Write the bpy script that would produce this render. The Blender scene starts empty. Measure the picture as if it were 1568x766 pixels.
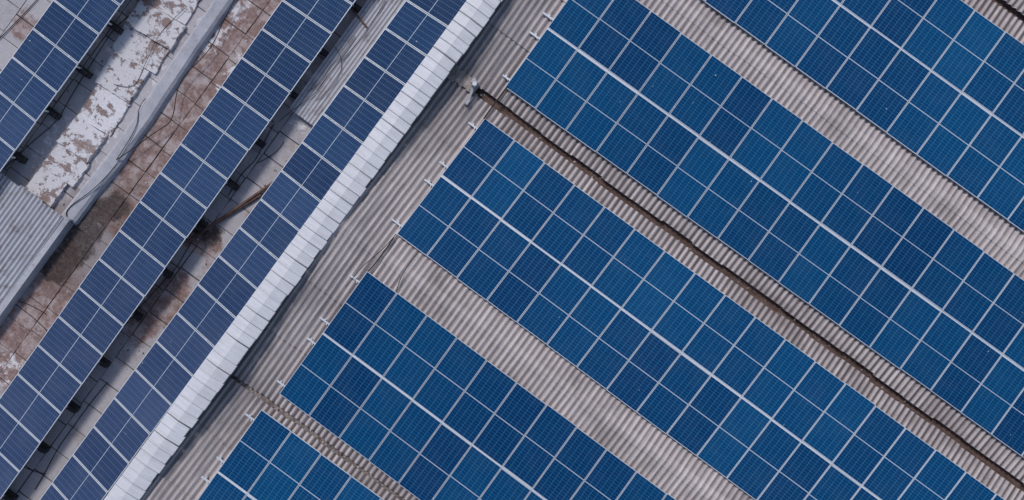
import bpy, math, random
from mathutils import Vector, noise as mnoise
random.seed(7)
sc = bpy.context.scene
H = 22.0; S = 55.5; A = math.radians(36); CA, SA = math.cos(A), math.sin(A)
# World axes: +X runs along the panel arrays, +Y along the roof slopes. Heights in metres.
def UV(px, py):
    dx, dy = px-784, 383-py
    return dx*CA-dy*SA, dx*SA+dy*CA
def P(px, py, z=0.0):
    u, v = UV(px, py); k = (H-z)/H/S
    return Vector((u*k, v*k, z))
def Q(u, v, z=0.0):
    k = (H-z)/H/S
    return Vector((u*k, v*k, z))
# ------------------------------------------------------------ helpers
def mesh_obj(name, V, F, mats, mi=None, smooth=False, parent=None, attrs=None, uvs=None):
    me = bpy.data.meshes.new(name)
    me.from_pydata([tuple(v) for v in V], [], F)
    for m in mats: me.materials.append(m)
    if mi: me.polygons.foreach_set('material_index', mi)
    if smooth: me.polygons.foreach_set('use_smooth', [True]*len(F))
    if attrs:
        for k, a in attrs.items():
            at = me.attributes.new(k, 'FLOAT', 'POINT'); at.data.foreach_set('value', a)
    if uvs:
        l = me.uv_layers.new(name='UVMap'); l.data.foreach_set('uv', uvs)
    me.update()
    ob = bpy.data.objects.new(name, me); sc.collection.objects.link(ob)
    if parent: ob.parent = parent
    return ob
def empty(name):
    e = bpy.data.objects.new(name, None); sc.collection.objects.link(e); e.empty_display_size = .3
    return e
def add_box(V, F, p0, p1, w, h, up=Vector((0,0,1))):
    d = (p1-p0).normalized(); s = d.cross(up).normalized(); n = s.cross(d)
    b = len(V)
    for p in (p0, p1):
        for a, c in ((-1,-1),(1,-1),(1,1),(-1,1)):
            V.append(p + s*a*w/2 + n*c*h/2)
    F += [(b,b+1,b+2,b+3),(b+7,b+6,b+5,b+4)]
    for i in range(4):
        j = (i+1) % 4
        F.append((b+j, b+i, b+4+i, b+4+j))
def add_aabox(V, F, x0, x1, y0, y1, z0, z1):
    b = len(V)
    for z in (z0, z1):
        V += [Vector((x0,y0,z)),Vector((x1,y0,z)),Vector((x1,y1,z)),Vector((x0,y1,z))]
    F += [(b+3,b+2,b+1,b),(b+4,b+5,b+6,b+7)]
    for i in range(4):
        j = (i+1)%4
        F.append((b+i,b+j,b+4+j,b+4+i))
# ------------------------------------------------------------ node helper
class NT:
    def __init__(s, name):
        s.m = bpy.data.materials.new(name); s.m.use_nodes = True
        s.t = s.m.node_tree; s.n = s.t.nodes; s.b = s.n['Principled BSDF']
        s.tc = s.n.new('ShaderNodeTexCoord')
    def set(s, sock, v):
        if isinstance(v, bpy.types.NodeSocket): s.t.links.new(v, sock)
        else: sock.default_value = v
    def math(s, op, a, b=0.0, c=None, clamp=False):
        n = s.n.new('ShaderNodeMath'); n.operation = op; n.use_clamp = clamp
        s.set(n.inputs[0], a); s.set(n.inputs[1], b)
        if c is not None: s.set(n.inputs[2], c)
        return n.outputs[0]
    def mr(s, v, a, b, c=0.0, d=1.0, smooth=False):
        n = s.n.new('ShaderNodeMapRange'); n.clamp = True
        if smooth: n.interpolation_type = 'SMOOTHSTEP'
        s.set(n.inputs[0], v)
        for i, x in zip((1,2,3,4), (a,b,c,d)): s.set(n.inputs[i], x)
        return n.outputs[0]
    def mix(s, f, a, b, mode='MIX'):
        n = s.n.new('ShaderNodeMix'); n.data_type = 'RGBA'; n.blend_type = mode
        s.set(n.inputs[0], f)
        for i, x in ((6,a),(7,b)):
            if isinstance(x, tuple) and len(x) == 3: x = (*x, 1)
            s.set(n.inputs[i], x)
        return n.outputs[2]
    def noise(s, scale=5, detail=4, rough=.55, stretch=None, loc=(0,0,0), dist=0.0):
        mp = s.n.new('ShaderNodeMapping'); s.t.links.new(s.tc.outputs['Object'], mp.inputs[0])
        if stretch: mp.inputs['Scale'].default_value = stretch
        mp.inputs['Location'].default_value = loc
        n = s.n.new('ShaderNodeTexNoise'); s.t.links.new(mp.outputs[0], n.inputs['Vector'])
        n.inputs['Scale'].default_value = scale; n.inputs['Detail'].default_value = detail
        n.inputs['Roughness'].default_value = rough; n.inputs['Distortion'].default_value = dist
        return n.outputs['Fac']
    def attr(s, name):
        n = s.n.new('ShaderNodeAttribute'); n.attribute_name = name; return n.outputs['Fac']
    def blob(s, p, r, sx=1.0, sy=1.0, warp=None):
        mp = s.n.new('ShaderNodeMapping'); s.t.links.new(s.tc.outputs['Object'], mp.inputs[0])
        mp.inputs['Scale'].default_value = (sx, sy, 0)
        d = s.n.new('ShaderNodeVectorMath'); d.operation = 'DISTANCE'
        s.t.links.new(mp.outputs[0], d.inputs[0]); d.inputs[1].default_value = (p.x*sx, p.y*sy, 0)
        o = d.outputs['Value']
        if warp is not None: o = s.math('ADD', o, warp)
        return s.mr(o, r*1.15, r*.75, 0, 1, True)
    def bump(s, h, strength=.3, dist=.02):
        n = s.n.new('ShaderNodeBump'); n.inputs['Strength'].default_value = strength
        n.inputs['Distance'].default_value = dist; s.t.links.new(h, n.inputs['Height'])
        s.t.links.new(n.outputs[0], s.b.inputs['Normal'])
    def done(s, col, rough=.8, metal=0.0, spec=.3):
        if isinstance(col, tuple) and len(col) == 3: col = (*col, 1)
        s.set(s.b.inputs['Base Color'], col); s.set(s.b.inputs['Roughness'], rough)
        s.set(s.b.inputs['Metallic'], metal); s.b.inputs['Specular IOR Level'].default_value = spec
        return s.m
# ------------------------------------------------------------ materials
def glass_mat(name, c0, c1, line, lmix, spec, sky_sheen=False):
    t = NT(name)
    sep = t.n.new('ShaderNodeSeparateXYZ'); t.t.links.new(t.tc.outputs['UV'], sep.inputs[0])
    x, y = sep.outputs[0], sep.outputs[1]
    fx = t.math('ABSOLUTE', t.math('SUBTRACT', t.math('FRACT', t.math('MULTIPLY', x, 6.0)), .5))
    fy = t.math('ABSOLUTE', t.math('SUBTRACT', t.math('FRACT', t.math('MULTIPLY', y, 24.0)), .5))
    lx = t.mr(fx, .45, .47); ly = t.math('MULTIPLY', t.mr(fy, .40, .44), .6)
    ln = t.math('MAXIMUM', lx, ly)
    mid = t.mr(t.math('ABSOLUTE', t.math('SUBTRACT', y, .5)), .0075, .005)
    fb = t.math('ABSOLUTE', t.math('SUBTRACT', t.math('FRACT', t.math('MULTIPLY', x, 30.0)), .5))
    bus = t.math('MULTIPLY', t.mr(fb, .12, .04), .15)
    ex = t.mr(t.math('ABSOLUTE', t.math('SUBTRACT', x, .5)), .490, .494)
    ey = t.mr(t.math('ABSOLUTE', t.math('SUBTRACT', y, .5)), .495, .497)
    border = t.math('MAXIMUM', t.math('MULTIPLY', t.math('MAXIMUM', ex, ey), .7), mid)
    rnd = t.attr('rnd')
    cb = t.n.new('ShaderNodeCombineXYZ')
    t.set(cb.inputs[0], t.math('FLOOR', t.math('MULTIPLY', x, 6.0)))
    t.set(cb.inputs[1], t.math('FLOOR', t.math('MULTIPLY', y, 24.0)))
    t.set(cb.inputs[2], t.math('MULTIPLY', rnd, 97.0))
    wn = t.n.new('ShaderNodeTexWhiteNoise'); wn.noise_dimensions = '3D'
    t.t.links.new(cb.outputs[0], wn.inputs['Vector'])
    big = t.noise(.12, 2, .5)
    f = t.math('ADD', t.math('MULTIPLY', rnd, .75), t.math('MULTIPLY', wn.outputs['Value'], .25))
    col = t.mix(f, c0, c1)
    col = t.mix(t.mr(big, .35, .65, 0, .45), col, c0)
    col = t.mix(bus, col, line)
    col = t.mix(t.math('MULTIPLY', ln, lmix), col, line)
    col = t.mix(t.math('MULTIPLY', border, .85), col, (.48,.56,.65))
    dust = t.noise(1.3, 5, .65)
    if sky_sheen:   # pale sky reflection painted into the colour, growing toward the low end of the rows
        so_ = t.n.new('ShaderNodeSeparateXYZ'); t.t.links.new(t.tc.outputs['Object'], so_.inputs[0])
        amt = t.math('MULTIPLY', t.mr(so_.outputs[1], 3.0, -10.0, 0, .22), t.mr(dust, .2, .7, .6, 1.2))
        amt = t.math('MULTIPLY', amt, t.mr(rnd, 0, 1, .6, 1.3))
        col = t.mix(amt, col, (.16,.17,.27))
    col = t.mix(t.mr(dust, .45, .8, 0, .04), col, (.25,.30,.36))
    spots = t.noise(9.0, 1, .4, loc=(3,5,0))
    col = t.mix(t.mr(spots, .82, .85, 0, .8), col, (.6,.62,.62))
    return t.done(col, t.mr(dust, .3, .8, .12, .25), 0, spec)
M_glass = glass_mat('solar_glass', (.0006,.026,.105), (.0012,.070,.190), (.07,.28,.47), .45, .14)
M_glassL = glass_mat('solar_glass_rows', (.002,.020,.072), (.005,.045,.130), (.17,.27,.43), .42, .14, True)
t = NT('aluminium_frame'); M_alu = t.done(t.mix(t.noise(3,3), (.56,.59,.64), (.74,.77,.81)), .45, .1, .5)
t = NT('galvanised_rail'); M_rail = t.done(t.mix(t.noise(8,4), (.50,.53,.58), (.74,.77,.82)), .4, .1, .5)

def fibre_mat(name, light, dark, dirt, tamt=.6):
    t = NT(name)
    streak = t.noise(1.0, 6, .68, (16, .8, 1))
    streak2 = t.noise(1.0, 5, .6, (6, .35, 1), (7,3,0))
    patch = t.noise(.8, 6, .62, None, (2,9,0))
    fine = t.noise(22, 5, .7)
    rnd, tr, val, ed = t.attr('rnd'), t.attr('trough'), t.attr('val'), t.attr('edge')
    col = t.mix(t.mr(streak, .35, .68), light, dark)
    col = t.mix(t.mr(rnd, 0, 1, 0, .3), col, dark)
    col = t.mix(t.mr(patch, .48, .70, 0, .45), col, dirt)
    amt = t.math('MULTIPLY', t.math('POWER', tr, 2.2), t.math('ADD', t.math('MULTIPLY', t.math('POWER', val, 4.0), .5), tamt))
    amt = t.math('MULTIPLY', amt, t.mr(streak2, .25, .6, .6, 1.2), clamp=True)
    col = t.mix(amt, col, dirt)  # trough dirt; its darkness also paints in shade between the ribs
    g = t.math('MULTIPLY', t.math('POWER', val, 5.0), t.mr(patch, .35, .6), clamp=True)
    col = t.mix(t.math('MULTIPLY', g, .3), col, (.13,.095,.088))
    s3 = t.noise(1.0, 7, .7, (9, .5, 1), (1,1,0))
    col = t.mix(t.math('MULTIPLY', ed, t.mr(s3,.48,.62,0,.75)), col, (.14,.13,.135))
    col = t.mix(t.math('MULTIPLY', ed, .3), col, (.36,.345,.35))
    col = t.mix(t.mr(fine, .55, .75, 0, .28), col, (.58,.535,.52))
    col = t.mix(t.mr(fine, .45, .28, 0, .35), col, dirt)
    t.bump(fine, .35, .01)
    return t.done(col, .9, 0, .2)
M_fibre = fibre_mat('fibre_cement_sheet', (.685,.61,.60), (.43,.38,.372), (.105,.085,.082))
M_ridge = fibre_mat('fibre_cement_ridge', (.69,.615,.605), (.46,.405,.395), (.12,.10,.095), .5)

t = NT('gutter_rust'); f = t.noise(2.5, 6, .7, (1,4,1))
M_gut = t.done(t.mix(t.mr(f,.35,.65), (.065,.038,.030), (.17,.11,.09)), .8, 0, .3)
t = NT('silted_gutter'); f = t.noise(5, 6, .7)
M_gut2 = t.done(t.mix(t.mr(f,.38,.62), (.12,.09,.08), (.34,.29,.28)), .9, 0, .3)

t = NT('white_painted_metal')
a = t.noise(1.0, 6, .65, (1.2, 9, 1)); b = t.noise(.9, 5, .6, None, (4,1,0)); c = t.noise(14,4,.7)
rnd = t.attr('rnd'); seam = t.attr('seam')
col = t.mix(t.mr(a,.35,.75), (.76,.76,.79), (.60,.60,.635))
col = t.mix(t.math('MULTIPLY', rnd, .18), col, (.50,.49,.52))
col = t.mix(t.mr(b,.50,.75,0,.4), col, (.47,.45,.47)); col = t.mix(t.mr(c,.60,.75,0,.4), col, (.33,.29,.28))
col = t.mix(t.math('MULTIPLY', seam, .5), col, (.20,.19,.21))
M_white = t.done(col, .5, 0, .3)

t = NT('old_plaster_wall'); a = t.noise(3,6,.65)
M_wall = t.done(t.mix(t.mr(a,.35,.65), (.42,.38,.36), (.20,.17,.16)), .9)

t = NT('weathered_roof_slab')
w = t.math('MULTIPLY', t.math('SUBTRACT', t.noise(1.1, 5, .65), .5), 1.6)
n1 = t.noise(.75, 7, .66, None, (1,1,0)); n2 = t.noise(2.6, 8, .72, None, (5,2,0)); n3 = t.noise(9, 7, .75, None, (9,4,0)); n4 = t.noise(35, 4, .7)
rnd = t.attr('rnd')
col = t.mix(t.mr(n2,.3,.7), (.52,.50,.53), (.36,.34,.36))
col = t.mix(t.math('MULTIPLY', rnd, .35), col, (.30,.27,.28))
zr = -1.2
def B(px,py,r,sx=1.0,sy=1.0): return t.blob(P(px,py,zr), r, sx, sy, w)
def mx(l):
    o = l[0]
    for k in l[1:]: o = t.math('MAXIMUM', o, k)
    return o
brown = mx([B(375,55,1.25,1,.5), B(290,190,.95,1,.4), B(215,260,.7,1,.5), B(225,25,.55,1,.6), B(40,500,1.5,1,.7), B(60,395,1.2), B(190,330,.8), B(300,360,.5,.6,1),
            B(40,40,.45), B(240,470,.6,1,.4)])
brown = t.math('MAXIMUM', brown, t.mr(n1,.57,.68,0,.6))
bc = t.mix(t.mr(n3,.3,.7), (.29,.185,.165), (.17,.105,.09))
bc = t.mix(t.mr(n2,.42,.6,0,.5), bc, (.40,.31,.29))
col = t.mix(t.math('MULTIPLY', brown, t.mr(n3,.25,.55,.6,1.0)), col, bc)
white = mx([B(200,110,.9,1,.45), B(110,235,.9,1,.5), B(345,20,.6,1,.4), B(360,130,.5,1,.5), B(520,120,1.0,1.4,.4), B(12,560,.5)])
wf = t.math('MULTIPLY', t.math('ADD', t.math('MULTIPLY', white,.8), .25), t.mr(n2,.50,.56), clamp=True)
wf = t.math('MULTIPLY', wf, t.mr(n3,.38,.50))
col = t.mix(wf, col, (.70,.68,.70))
wet = mx([B(128,365,.55,1,.6), B(168,322,.40,1,.5), B(305,345,.35,.6,1.2), B(88,408,.4)])
halo = mx([B(140,355,1.2,1,.6), B(90,405,.9)])
col = t.mix(t.math('MULTIPLY', halo, .5), col, (.13,.08,.066))
col = t.mix(t.math('MULTIPLY', wet, t.mr(n3,.3,.6,.6,.95)), col, (.040,.026,.022))
col = t.mix(t.mr(n3,.60,.74,0,.35), col, (.12,.10,.095))
col = t.mix(t.mr(n4,.55,.75,0,.3), col, (.14,.12,.115))
t.bump(n3,.6,.02)
M_slab = t.done(col, t.mr(wet,0,1,.9,.45), 0, .3)

t = NT('slab_joint_dirt'); M_joint = t.done(t.mix(t.noise(3,5),(.05,.04,.04),(.12,.10,.10)), .95)

t = NT('peeling_white_membrane')
n1 = t.noise(.95,8,.70,None,(3,3,0)); n2 = t.noise(3.2,9,.75,(1,1.3,1),(1,7,0)); n3 = t.noise(24,5,.7)
col = t.mix(t.mr(n3,.35,.7), (.78,.77,.80), (.58,.56,.59))
col = t.mix(t.math('MULTIPLY',t.attr('rnd'),.5), col, (.50,.48,.50))
fl = t.math('MAXIMUM', t.mr(n2,.55,.575), t.mr(n1,.54,.565))
bc = t.mix(t.mr(n3,.35,.65), (.30,.20,.175), (.17,.108,.095))
bc = t.mix(t.mr(n2,.38,.5), (.40,.34,.33), bc)
col = t.mix(t.math('MULTIPLY', fl, .92), col, bc)
col = t.mix(t.mr(n2,.36,.30,0,.5), col, (.30,.28,.31))
t.bump(fl,.8,-.01)
M_memb = t.done(col, .75)

t = NT('grey_concrete')
n1 = t.noise(1.5,6,.7); n2 = t.noise(8,6,.7)
col = t.mix(t.mr(n1,.3,.7),(.52,.52,.56),(.34,.34,.38)); col = t.mix(t.mr(n2,.58,.72,0,.6), col, (.14,.12,.12))
t.bump(n2,.5,.02); M_conc = t.done(col,.9)

t = NT('grey_corrugated_metal')
n1 = t.noise(1.0,6,.7,(10,.8,1)); n2 = t.noise(3,6,.7)
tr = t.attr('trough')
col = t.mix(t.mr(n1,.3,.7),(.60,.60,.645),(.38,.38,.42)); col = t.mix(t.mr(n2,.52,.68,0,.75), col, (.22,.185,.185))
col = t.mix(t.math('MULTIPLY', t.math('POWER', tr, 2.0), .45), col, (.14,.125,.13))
M_corr = t.done(col,.6,.1,.35)
t = NT('black_rubber'); M_black = t.done(t.mix(t.noise(5,3),(.012,.012,.014),(.03,.028,.03)),.6)
t = NT('shaded_ballast'); M_ballast_shade = t.done(t.mix(t.noise(9,3),(.02,.02,.022),(.06,.055,.055)),.6)  # black from the shade under the panel edges, put into the ballast colour
t = NT('rusty_iron'); M_rust = t.done(t.mix(t.mr(t.noise(6,6,.7),.35,.65),(.10,.055,.042),(.19,.12,.10)),.85)
t = NT('ground_soil'); n1=t.noise(.2,8,.65); M_ground = t.done(t.mix(t.mr(n1,.35,.65),(.16,.13,.10),(.09,.09,.07)),.95)
t = NT('rubble'); M_rub = t.done(t.mix(t.attr('rnd'),(.10,.075,.07),(.55,.52,.52)),.9)

# ------------------------------------------------------------ ground
mesh_obj('ground', [(-400,-400,-8),(400,-400,-8),(400,400,-8),(-400,400,-8)], [(0,1,2,3)], [M_ground])

# ------------------------------------------------------------ warehouse roof
ZV, ZR = -.80, -.18
knots = [(-984,ZV),(-695,ZR),(-406,ZV),(-123,ZR),(166,ZV),(453,ZR),(745,ZV),(1032,ZR)]
def zroof(v):
    for (a,za),(b,zb) in zip(knots, knots[1:]):
        if a <= v <= b: return za+(zb-za)*(v-a)/(b-a)
    return ZV
ware = empty('warehouse_building')
PITCH = .177; AMP = .032
U0 = -240/S*1.02; U1 = 21.0; UE = Q(-172,0,-.4).x
V,F,ar,at_,av,ae = [],[],[],[],[],[]
def sheet(x0, nr, ya, yb, za, zb, val_a, val_b, r, dz, ja, jb, tilt=0):
    b = len(V); K = 8; n = nr*K+1
    rows = 3
    for k in range(rows):
        f = k/(rows-1)
        for i in range(n):
            x = x0 + i*PITCH/K
            ph = 2*math.pi*i/K
            c = math.cos(ph)
            yy = (ya+ja) + ((yb+jb)-(ya+ja))*f
            V.append((x, yy, za+(zb-za)*f + AMP*c + dz + tilt*i/n))
            ar.append(r); at_.append((1-c)/2); av.append(val_a+(val_b-val_a)*f)
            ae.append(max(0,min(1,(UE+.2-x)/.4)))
    for k in range(rows-1):
        for i in range(n-1):
            F.append((b+k*n+i, b+k*n+i+1, b+(k+1)*n+i+1, b+(k+1)*n+i))
gut_half = {166:.10, -406:.06, 745:.10, -984:.12}
for (a,za),(b,zb) in zip(knots, knots[1:]):
    A0, B0 = Q(0,a,za).y, Q(0,b,zb).y
    up = zb > za
    vk = a if up else b
    gh = gut_half.get(vk,.12)
    if up: A0 += gh
    else: B0 -= gh
    yv, yr = (A0,B0) if up else (B0,A0)
    NR = 3; ribs = 6
    for r in range(NR):
        f0, f1 = r/NR, (r+1)/NR
        x = U0 - .05
        while x < U1:
            rr = random.random()
            ja = random.uniform(-.03,.03); jb = 0
            y0 = yv+(yr-yv)*f0; y1 = yv+(yr-yv)*f1
            z0 = ZV+(ZR-ZV)*f0+.028; z1 = ZV+(ZR-ZV)*f1+.004
            s = 1 if yr > yv else -1
            y0 -= s*.08*(r>0)
            if yr > yv: sheet(x, ribs, y0, y1, z0, z1, 1-f0, 1-f1, rr, random.uniform(-.003,.003), ja, jb)
            else: sheet(x, ribs, y1, y0, z1, z0, 1-f1, 1-f0, rr, random.uniform(-.003,.003), jb, ja)
            x += ribs*PITCH
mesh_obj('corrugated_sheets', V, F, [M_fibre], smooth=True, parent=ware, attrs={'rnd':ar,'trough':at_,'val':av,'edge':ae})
V,F,ar,at_,av,ae = [],[],[],[],[],[]
for rv in (-695,-123,453,1032):
    yc = Q(0,rv,ZR).y; dz = (ZR-ZV)/5.2
    x = U0-.05
    while x < U1:
        rr = random.random(); j=random.uniform(-.012,.012)
        sheet(x,6,yc-.17,yc,ZR-.17*dz+.016,ZR+.020,.05,0,rr,0,j,0)
        sheet(x,6,yc,yc+.17,ZR+.020,ZR-.17*dz+.016,0,.05,rr,0,0,j)
        x += 6*PITCH
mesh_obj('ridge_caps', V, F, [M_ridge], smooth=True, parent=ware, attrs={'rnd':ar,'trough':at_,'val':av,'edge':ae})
V,F,mi = [],[],[]
for gv,gh in gut_half.items():
    y = Q(0,gv,ZV).y; w_ = gh+.16; zb = ZV-(.12 if gv!=-406 else .07)
    xs = Q(-186,0,ZV).x if gv in (166,) else U0
    b=len(V)
    for xx in (xs,U1):
        V += [Vector((xx,y-w_,ZV-.03)),Vector((xx,y-gh*.9,zb)),Vector((xx,y+gh*.9,zb)),Vector((xx,y+w_,ZV-.03))]
    F += [(b+i,b+4+i,b+5+i,b+1+i) for i in range(3)]
    F.append((b,b+1,b+2,b+3)); mi += [1 if gv==-406 else 0]*4
mesh_obj('valley_gutters', V, F, [M_gut,M_gut2], mi, parent=ware)
V,F = [],[]
add_aabox(V,F,U0-.02,U1-.3,Q(0,-984).y,Q(0,1032).y,-8,-1.15)
mesh_obj('walls', V, F, [M_wall], parent=ware)

# ------------------------------------------------------------ metal capped parapet
par = empty('parapet_wall')
xl, xr = Q(-281,0,-.05).x, Q(-238,0,-.05).x
yA, yB = -19.0, 18.0
V,F = [],[]
add_aabox(V,F,xl+.1,xr-.12,yA,yB,-8,-.22)
mesh_obj('wall', V, F, [M_wall], parent=par)
V,F,rn,sm = [],[],[],[]
y = yA
while y < yB:
    w_ = .305; j = random.uniform(-.024,.024); jz = random.uniform(-.003,.003); jl = random.uniform(-.004,.004); rr=random.random(); sk=random.uniform(-.007,.007)
    prof = [(0,-.004,1),(.016,.0,1),(.024,.02,0),(.05,.02,0),(.062,.0,.4),(.08,.0,0),(w_-.012,.0,0),(w_+.004,-.003,1)]
    b=len(V)
    cols = [(xl+jl,-.30),(xl+jl,-.03),((xl+xr)/2,.0),(xr+j,-.08),(xr+j,-.18)]
    for ci_,(xx,zz) in enumerate(cols):
        for (dy,dz,s_) in prof: V.append((xx,y+dy+sk*ci_,zz+dz-.02+jz)); rn.append(rr); sm.append(s_)
    n=len(prof)
    for k in range(len(cols)-1):
        for i in range(n-1): F.append((b+k*n+i,b+(k+1)*n+i,b+(k+1)*n+i+1,b+k*n+i+1))
    y += w_
mesh_obj('ribbed_metal_capping', V, F, [M_white], parent=par, attrs={'rnd':rn,'seam':sm})

# ------------------------------------------------------------ solar arrays
def build_modules(name, T0, dT, B0, dB, n, rows, gap, fr, mat, parent, rowgap=.04):
    V,F,mi,rn,uv = [],[],[],[],[]
    L = (B0-T0).length
    for i in range(n):
        for r in range(rows):
            rr = random.random()
            def pt(s,tt):
                a = T0+dT*s; b_ = B0+dB*s
                return a+(b_-a)*tt
            w = dT.length
            g = gap/2/w
            t0 = r/rows + (rowgap/2/L if r>0 else 0); t1 = (r+1)/rows - (rowgap/2/L if r<rows-1 else 0)
            s0,s1 = i+g, i+1-g
            fs, ft = fr/w, fr/L
            tx,ty = random.uniform(-.004,.004), random.uniform(-.004,.004)
            sh = random.uniform(-.003,.003)
            def vz(s,tt,dz=0):
                p = pt(s,tt+sh).copy(); p.z += tx*(s-i-.5)*2+ty*(tt-(t0+t1)/2)*2+dz; return p
            b=len(V)
            V += [vz(s0,t0),vz(s1,t0),vz(s1,t1),vz(s0,t1)]
            V += [vz(s0+fs,t0+ft),vz(s1-fs,t0+ft),vz(s1-fs,t1-ft),vz(s0+fs,t1-ft)]
            V += [vz(s0,t0,-.04),vz(s1,t0,-.04),vz(s1,t1,-.04),vz(s0,t1,-.04)]
            rn += [rr]*12
            F.append((b+7,b+6,b+5,b+4)); mi.append(0); uv += [0,0,1,0,1,1,0,1]
            for k in range(4):
                j=(k+1)%4
                F.append((b+k,b+4+k,b+4+j,b+j)); mi.append(1); uv += [0]*8
                F.append((b+k,b+j,b+8+j,b+8+k)); mi.append(1); uv += [0]*8
            F.append((b+8,b+9,b+10,b+11)); mi.append(1); uv += [0]*8
    return mesh_obj(name, V, F, [mat, M_alu], mi, parent=parent, attrs={'rnd':rn}, uvs=uv)

def array(T, Ts, Bp, Bs, n, off=.14, pitch=57.2):
    e = empty('solar_panel_array')
    zT = zroof(UV(*T)[1])+off; zB = zroof(UV(*Bp)[1])+off
    def step(sl):
        l = math.hypot(1,sl); return (pitch/l, pitch*sl/l)
    sT, sB = step(Ts), step(Bs)
    T0, B0 = P(*T,zT), P(*Bp,zB)
    dT = (P(T[0]+sT[0]*10, T[1]+sT[1]*10, zT)-T0)/10
    dB = (P(Bp[0]+sB[0]*10, Bp[1]+sB[1]*10, zB)-B0)/10
    build_modules('modules', T0,dT,B0,dB,n,2,.018,.010,M_glass,e,.045)
    V,F = [],[]
    for tt in (.09,.43,.59,.94):
        a = T0+(B0-T0)*tt; bb = T0+dT*n+(B0+dB*n-T0-dT*n)*tt
        d = (bb-a).normalized()
        lo = Vector((0,0,-.064))
        add_box(V,F,a-d*random.uniform(.24,.36)+lo,bb+d*.1+lo,.05,.045)
        q = a-d*.16+Vector((0,.045,-.075)); add_box(V,F,q+Vector((0,0,-.05)),q+Vector((0,0,.03)),.05,.05,Vector((0,1,0)))
        q = a-d*.05+Vector((0,-.03,-.04)); add_box(V,F,q,q+Vector((0,-.0,.05)),.03,.05,Vector((0,1,0)))
    a = T0+(B0-T0)*.5; bb = T0+dT*n+(B0+dB*n-T0-dT*n)*.5
    add_box(V,F,a+Vector((0,0,-.03)),bb+Vector((0,0,-.03)),.055,.03)
    mesh_obj('mounting_rails', V, F, [M_rail], parent=e)
    return e
def Ppx(u,v): return (784+u*CA+v*SA, 383+u*SA-v*CA)
array(Ppx(-157,713), .722, Ppx(-157,481), .722, 22)
array(Ppx(-157,421), .722, (773,133), .714, 21)
array((742,181), .7345, (607,358), .742, 21)
array((562,415), .742, (427,603), .752, 16)
array((400,627), .735, (263,820), .745, 12)

def row(T, T1, Bp, B1, n0, n, zT, zB, pitch, gap=.022):
    e = empty('solar_panel_row')
    T0, TT = P(*T,zT), P(*T1,zT); B0, BB = P(*Bp,zB), P(*B1,zB)
    dT = (TT-T0).normalized()*pitch; dB=(BB-B0).normalized()*pitch
    B0 = B0 + dB.normalized()*((T0-B0).dot(dB.normalized()))
    T0 -= dT*n0; B0 -= dB*n0
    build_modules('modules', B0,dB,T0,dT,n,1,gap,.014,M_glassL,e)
    V,F=[],[]; V2,F2=[],[]
    for tt in (.22,.78):
        a=T0+(B0-T0)*tt; b_=T0+dT*n+(B0+dB*n-T0-dT*n)*tt
        add_box(V,F,a+Vector((0,0,-.07)),b_+Vector((0,0,-.07)),.05,.05)
    k=0.4
    while k<n:
        lo=T0+dT*k; hi=B0+dB*k
        add_box(V,F,Vector((lo.x+.15,lo.y,-1.15)),Vector((lo.x+.15,lo.y,lo.z-.05)),.05,.05,Vector((0,1,0)))
        add_box(V,F,Vector((hi.x-.12,hi.y,-1.15)),Vector((hi.x-.12,hi.y,hi.z-.08)),.05,.05,Vector((0,1,0)))
        y=hi.y+random.uniform(-.05,.05); xo=random.uniform(.08,.2)
        add_aabox(V2,F2,hi.x-.35,hi.x+xo-.03,y-.09,y+.09,-1.17,-.98)
        add_aabox(V2,F2,hi.x-.2,hi.x+xo-.07,y-.045,y+.06,-.98,-.86)
        k+=1.55+random.uniform(-.08,.08)
    mesh_obj('support_frame', V, F, [M_rail], parent=e)
    mesh_obj('ballast_blocks', V2, F2, [M_ballast_shade], parent=e)
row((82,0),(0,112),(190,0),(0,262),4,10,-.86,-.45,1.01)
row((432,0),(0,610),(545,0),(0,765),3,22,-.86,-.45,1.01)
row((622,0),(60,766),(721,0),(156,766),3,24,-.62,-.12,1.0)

# ------------------------------------------------------------ flat roof building
flat = empty('flat_roof_building')
V,F=[],[]; add_aabox(V,F,-24,xl+.1,-16,15,-8,-1.225)
mesh_obj('roof_deck_and_walls', V, F, [M_joint], parent=flat)
V,F,rn=[],[],[]
x=-23.9
while x < xl+.1:
    w_=.82; y=-16+random.uniform(0,.5)
    while y<15:
        h_=random.choice((.78,.82,.86,.8))
        g=.007+random.random()*.010; b=len(V)
        z=-1.2+random.uniform(-.006,.006)
        N=3
        for jy in range(N):
            for ix in range(N):
                fx,fy=ix/(N-1),jy/(N-1)
                V.append((x+g+(w_-2*g)*fx+random.uniform(-.008,.008),y+g+(h_-2*g)*fy+random.uniform(-.008,.008),z+random.uniform(-.004,.004)))
        rr=random.random(); rn+=[rr]*9
        for jy in range(2):
            for ix in range(2):
                o=b+jy*3+ix; F.append((o,o+1,o+4,o+3))
        y+=h_
    x+=w_
mesh_obj('concrete_slabs', V, F, [M_slab], parent=flat, attrs={'rnd':rn})

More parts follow.
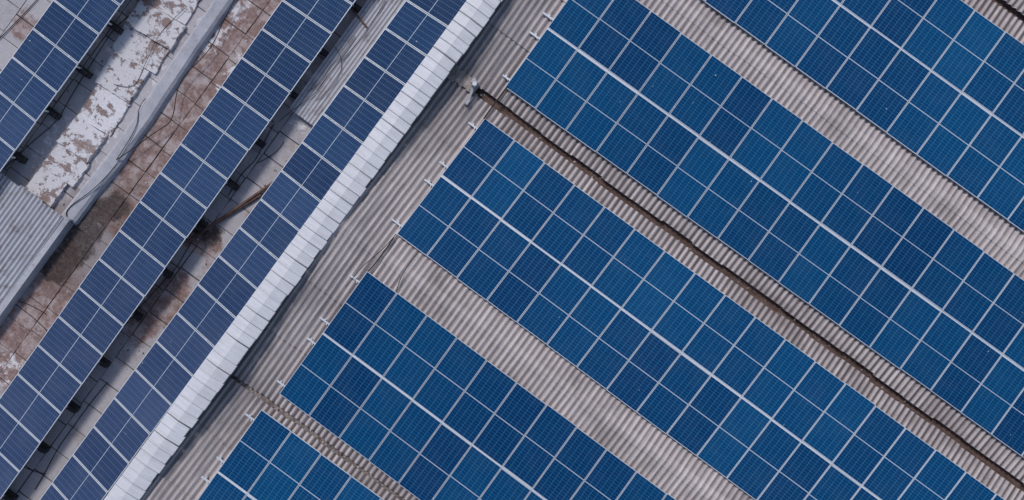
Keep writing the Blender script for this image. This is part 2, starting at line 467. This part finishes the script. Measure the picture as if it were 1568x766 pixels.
def path_pts(pts, z, step):
    w=[P(a,b_,z) for a,b_ in pts]; out=[]
    for a,b_ in zip(w,w[1:]):
        n=max(1,int((b_-a).length/step))
        for i in range(n): out.append(a+(b_-a)*i/n)
    out.append(w[-1]); return out
V,F,rn=[],[],[]
mp=path_pts([(285,-40),(250,20),(205,95),(143,193),(112,235),(62,305)],-1.12,.8)
for i,(a,b_) in enumerate(zip(mp,mp[1:])):
    d=(b_-a).normalized(); s=Vector((-d.y,d.x,0)); f=i/len(mp); ww=(.78*(1-f)+.42*f)*random.uniform(.84,1.1); off=random.uniform(-.10,.08)
    L=(b_-a).length; z=-1.14+.03*(i%2)+random.uniform(0,.03)
    ring=[]; N=14
    for k in range(N): ring.append((k/(N-1)*L*.99, ww))
    for k in range(1,14): ring.append((L*.99, ww-2*ww*k/14))
    for k in range(N): ring.append((L*.99*(1-k/(N-1)), -ww))
    for k in range(1,14): ring.append((0, -ww+2*ww*k/14))
    bb=len(V); sl=random.uniform(-.02,.05)
    for (l,c) in ring:
        q=a+d*l+s*(c+off)
        nz=mnoise.noise(q*6)*.035+mnoise.noise(q*15)*.02; nz2=mnoise.noise(q*7+Vector((9,2,0)))*.03
        q=q+s*nz+d*nz2
        V.append(Vector((q.x,q.y,z+sl*l)))
    n=len(ring)
    for q in V[bb:bb+n]: V.append(Vector((q.x,q.y,-1.21)))
    rn+=[random.random()]*(2*n)
    F.append(tuple(bb+k for k in range(n))[::-1])
    for k in range(n): F.append((bb+k,bb+(k+1)%n,bb+n+(k+1)%n,bb+n+k))
mesh_obj('peeling_roof_membrane', V, F, [M_memb], attrs={'rnd':rn})

V,F=[],[]
cp=path_pts([(372,-50),(290,68),(229,160),(176,236),(100,334)],-1.0,.3)
prof=[(-.30,-1.2),(-.27,-1.06),(-.19,-1.0),(.09,-.97),(.17,-1.03),(.20,-1.2)]
for i,a in enumerate(cp):
    d=(cp[min(i+1,len(cp)-1)]-cp[max(i-1,0)]).normalized(); s=Vector((-d.y,d.x,0))
    for (c,z) in prof:
        jn=mnoise.noise(Vector((i*.4,c*9,1)))*.025
        q=a+s*(-c+jn); V.append(Vector((q.x,q.y,z+jn*.4)))
n=len(prof)
for i in range(len(cp)-1):
    for k in range(n-1): F.append((i*n+k,i*n+k+1,(i+1)*n+k+1,(i+1)*n+k))
F.append(tuple(range(n))); F.append(tuple((len(cp)-1)*n+k for k in range(n))[::-1])
mesh_obj('concrete_coping', V, F, [M_conc])

def corr(name, x0,x1,y0,y1,z0,z1,pitch,amp,mat,trim=False,jag=.03):
    e=empty(name); V,F,tr_=[],[],[]
    K=8; n=int((x1-x0)/pitch*K)+1; R=14
    jj={}
    for r in range(R+1):
        for i in range(n):
            f=r/R; s=int(i/(K*6)); jj.setdefault(s,(random.uniform(-jag,jag),random.uniform(-jag,jag)))
            y=y0+jj[s][0]+(y1+jj[s][1]-y0-jj[s][0])*f
            V.append((x0+i*pitch/K, y, z0+(z1-z0)*f+amp*math.cos(2*math.pi*i/K)+mnoise.noise(Vector((i*.05,y*1.3,0)))*.012))
            tr_.append((1-math.cos(2*math.pi*i/K))/2)
    for r in range(R):
        for i in range(n-1): F.append((r*n+i,r*n+i+1,(r+1)*n+i+1,(r+1)*n+i))
    mesh_obj('sheets',V,F,[mat],smooth=True,parent=e,attrs={'trough':tr_})
    V,F=[],[]
    add_aabox(V,F,x0+.05,x1-.06,y0+.1,y1-.1,-1.22,min(z0,z1)-.06)
    mesh_obj('base',V,F,[M_conc],parent=e)
    if trim:
        V,F=[],[]
        add_aabox(V,F,x1+.0,x1+.16,y0,y1+.05,-1.22,z1-.02)
        mesh_obj('edge_trim',V,F,[M_conc],parent=e)
    return e
a=Q(-790,-363,-.85); b_=Q(-583,-620,-.85)
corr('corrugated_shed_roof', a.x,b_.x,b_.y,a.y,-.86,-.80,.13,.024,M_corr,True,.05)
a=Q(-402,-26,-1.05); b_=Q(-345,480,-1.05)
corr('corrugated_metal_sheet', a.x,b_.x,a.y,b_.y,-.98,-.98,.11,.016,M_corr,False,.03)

def cyl(name,p,r,h,mat,seg=24,parent=None):
    V,F=[],[]
    for z in (0,h):
        for i in range(seg):
            an=2*math.pi*i/seg; V.append((p.x+r*math.cos(an),p.y+r*math.sin(an),p.z+z))
    F.append(tuple(range(seg))[::-1]); F.append(tuple(range(seg,2*seg)))
    for i in range(seg): j=(i+1)%seg; F.append((i,j,seg+j,seg+i))
    return mesh_obj(name,V,F,[mat],parent=parent)

# ------------------------------------------------------------ cables and pipes
def cable(name,pts,z,r,mat,wob=.03,parent=None):
    cu=bpy.data.curves.new(name,'CURVE'); cu.dimensions='3D'; cu.bevel_depth=r; cu.bevel_resolution=2
    sp=cu.splines.new('NURBS'); w=[]
    zs = z if isinstance(z,(list,tuple)) else [z]*len(pts)
    W=[P(a,b_,zz) for (a,b_),zz in zip(pts,zs)]
    for a,b_ in zip(W,W[1:]):
        n=max(1,int((b_-a).length/.45))
        for i in range(n): w.append(a+(b_-a)*i/n)
    w.append(W[-1])
    sp.points.add(len(w)-1)
    for i,q in enumerate(w):
        sp.points[i].co=(q.x+random.uniform(-wob,wob),q.y+random.uniform(-wob,wob),q.z,1)
    sp.order_u=4; sp.use_endpoint_u=True
    cu.materials.append(mat)
    ob=bpy.data.objects.new(name,cu); sc.collection.objects.link(ob)
    if parent: ob.parent=parent
    return ob
zc=-1.17
for pts,z,r in [
  ([(365,-10),(340,35),(325,75),(290,105),(272,130),(268,165),(262,190),(235,200),(205,228),(180,245)],-.94,.014),
  ([(180,245),(205,205),(215,180),(208,170),(222,150)],-.95,.011),
  ([(180,250),(150,285),(120,305),(90,330),(118,345)],-.95,.012),
  ([(232,0),(180,35),(130,110),(88,185),(20,245),(0,262)],zc,.011),
  ([(285,10),(240,55),(205,140),(175,128)],zc+.1,.007),
  ([(60,-5),(30,30),(-5,62)],zc,.012),
  ([(590,0),(560,55),(505,110),(480,150),(450,165),(428,185)],-.93,.009),
  ([(545,55),(520,95),(500,98),(495,130),(470,140)],-.93,.008),
  ([(512,70),(535,100),(520,128),(485,155)],-.93,.008),
  ([(420,190),(400,225),(395,250),(370,262),(350,300)],zc,.011),
  ([(395,250),(425,235),(435,215)],zc,.009),
  ([(0,448),(30,470),(60,490),(75,512)],zc,.011),
  ([(8,455),(40,462),(70,480)],zc,.009),
  ([(300,360),(270,410),(215,470),(190,500)],zc,.010),
  ([(165,585),(120,640),(85,690),(55,750)],zc,.011),
  ([(0,690),(30,718),(70,728)],zc,.011)]:
    cable('black_cable',pts,z,r,M_black)
cable('rusty_pipe',[(430,272),(285,372)],-1.1,.045,M_rust,.004)
cable('rusty_pipe',[(400,298),(300,362)],-1.12,.03,M_rust,.01)
cable('rusty_pipe',[(535,10),(562,42)],-.95,.03,M_rust,.0)
cable('black_cable',[(741,182),(752,165),(762,152),(777,133)],[-.5,-.62,-.62,-.5],.022,M_black,.004)
cable('black_cable',[(603,364),(590,384),(572,408),(563,416)],[-.13,-.06,-.05,-.13],.018,M_black,.004)
cable('black_cable',[(606,358),(585,385),(560,400),(530,440)],[-.15,-.06,-.08,-.1],.010,M_black,.01)
cable('black_cable',[(640,388),(625,405),(612,425),(607,447)],[-.14,-.06,-.05,-.14],.010,M_black,.01)

e=empty('rainwater_outlet'); V,F=[],[]
p=P(726,131,-.55)
add_aabox(V,F,p.x-.05,p.x+.06,p.y-.05,p.y+.12,-.8,-.35)
add_aabox(V,F,p.x-.14,p.x-.05,p.y+.02,p.y+.18,-.75,-.5)
p2=P(716,156,-.55); add_box(V,F,Vector((p.x,p.y,-.5)),Vector((p2.x,p2.y,-.6)),.07,.05)
add_aabox(V,F,p2.x-.05,p2.x+.04,p2.y-.08,p2.y+.08,-.8,-.56)
mesh_obj('bracket',V,F,[M_conc],parent=e)
cyl('spout',p+Vector((.02,.02,.1)),.055,.12,M_rail,parent=e)
V,F=[],[]
y=Q(0,166,ZV).y
for i in range(7):
    x0=U0+i*.13; add_aabox(V,F,x0,x0+.125,y-.2+random.uniform(-.05,.05),y+.18+random.uniform(-.06,.06),-.84,-.70+random.uniform(-.03,.03))
mesh_obj('gutter_cover_boards',V,F,[M_wall])

V,F,rn=[],[],[]
def chip(c,r):
    b=len(V); k=random.randint(4,6); rr=random.random(); a0=random.random()*6
    for z in (0,1):
        for i in range(k):
            an=a0+2*math.pi*i/k; q=r*random.uniform(.6,1.1)*(1-.25*z)
            V.append((c.x+math.cos(an)*q,c.y+math.sin(an)*q,c.z+z*r*.6))
    rn.extend([rr]*(2*k)); F.append(tuple(b+k+i for i in range(k)))
    for i in range(k): j=(i+1)%k; F.append((b+i,b+j,b+k+j,b+k+i))
for _ in range(500):
    u=random.choice((random.uniform(-705,-500),random.uniform(-418,-355))); v=random.uniform(-560,560)
    chip(Q(u,v,-1.2),random.choice((.012,.02,.02,.035)))
for _ in range(300):
    gv=random.choice((-406,-406,166)); yy=Q(0,gv,ZV).y
    chip(Vector((random.uniform(U0,12 if gv==166 else 3),yy+random.gauss(0,.09),ZV-(.06 if gv==-406 else .12))),random.choice((.015,.025,.04)))
mesh_obj('rubble_chips',V,F,[M_rub],attrs={'rnd':rn})

# ------------------------------------------------------------ light, sky, camera
w=bpy.data.worlds.new('World'); sc.world=w; w.use_nodes=True
nt=w.node_tree; bg=nt.nodes['Background']; sky=nt.nodes.new('ShaderNodeTexSky'); sky.sky_type='NISHITA'; sky.sun_disc=False
az=math.radians(-55); el=math.radians(52)
sky.sun_elevation=el; sky.sun_rotation=az; sky.air_density=1.0; sky.dust_density=1.5; sky.ozone_density=1.0
nt.links.new(sky.outputs[0],bg.inputs[0]); bg.inputs[1].default_value=.11
sd=bpy.data.lights.new('sun','SUN'); sd.energy=1.9; sd.angle=math.radians(11); sd.color=(1,.96,.935)
so=bpy.data.objects.new('sun',sd); sc.collection.objects.link(so)
ts=Vector((math.sin(az)*math.cos(el),math.cos(az)*math.cos(el),math.sin(el)))
so.rotation_euler=(-ts).to_track_quat('-Z','Y').to_euler(); so.location=(0,0,30)
cd=bpy.data.cameras.new('camera'); cam=bpy.data.objects.new('camera',cd); sc.collection.objects.link(cam)
cd.sensor_width=36; cd.lens=36*H/(1568/S); cd.clip_end=2000
cam.location=(0,0,H); cam.rotation_euler=(0,0,A)
sc.camera=cam
sc.view_settings.view_transform='Standard'; sc.view_settings.look='None'; sc.view_settings.exposure=0
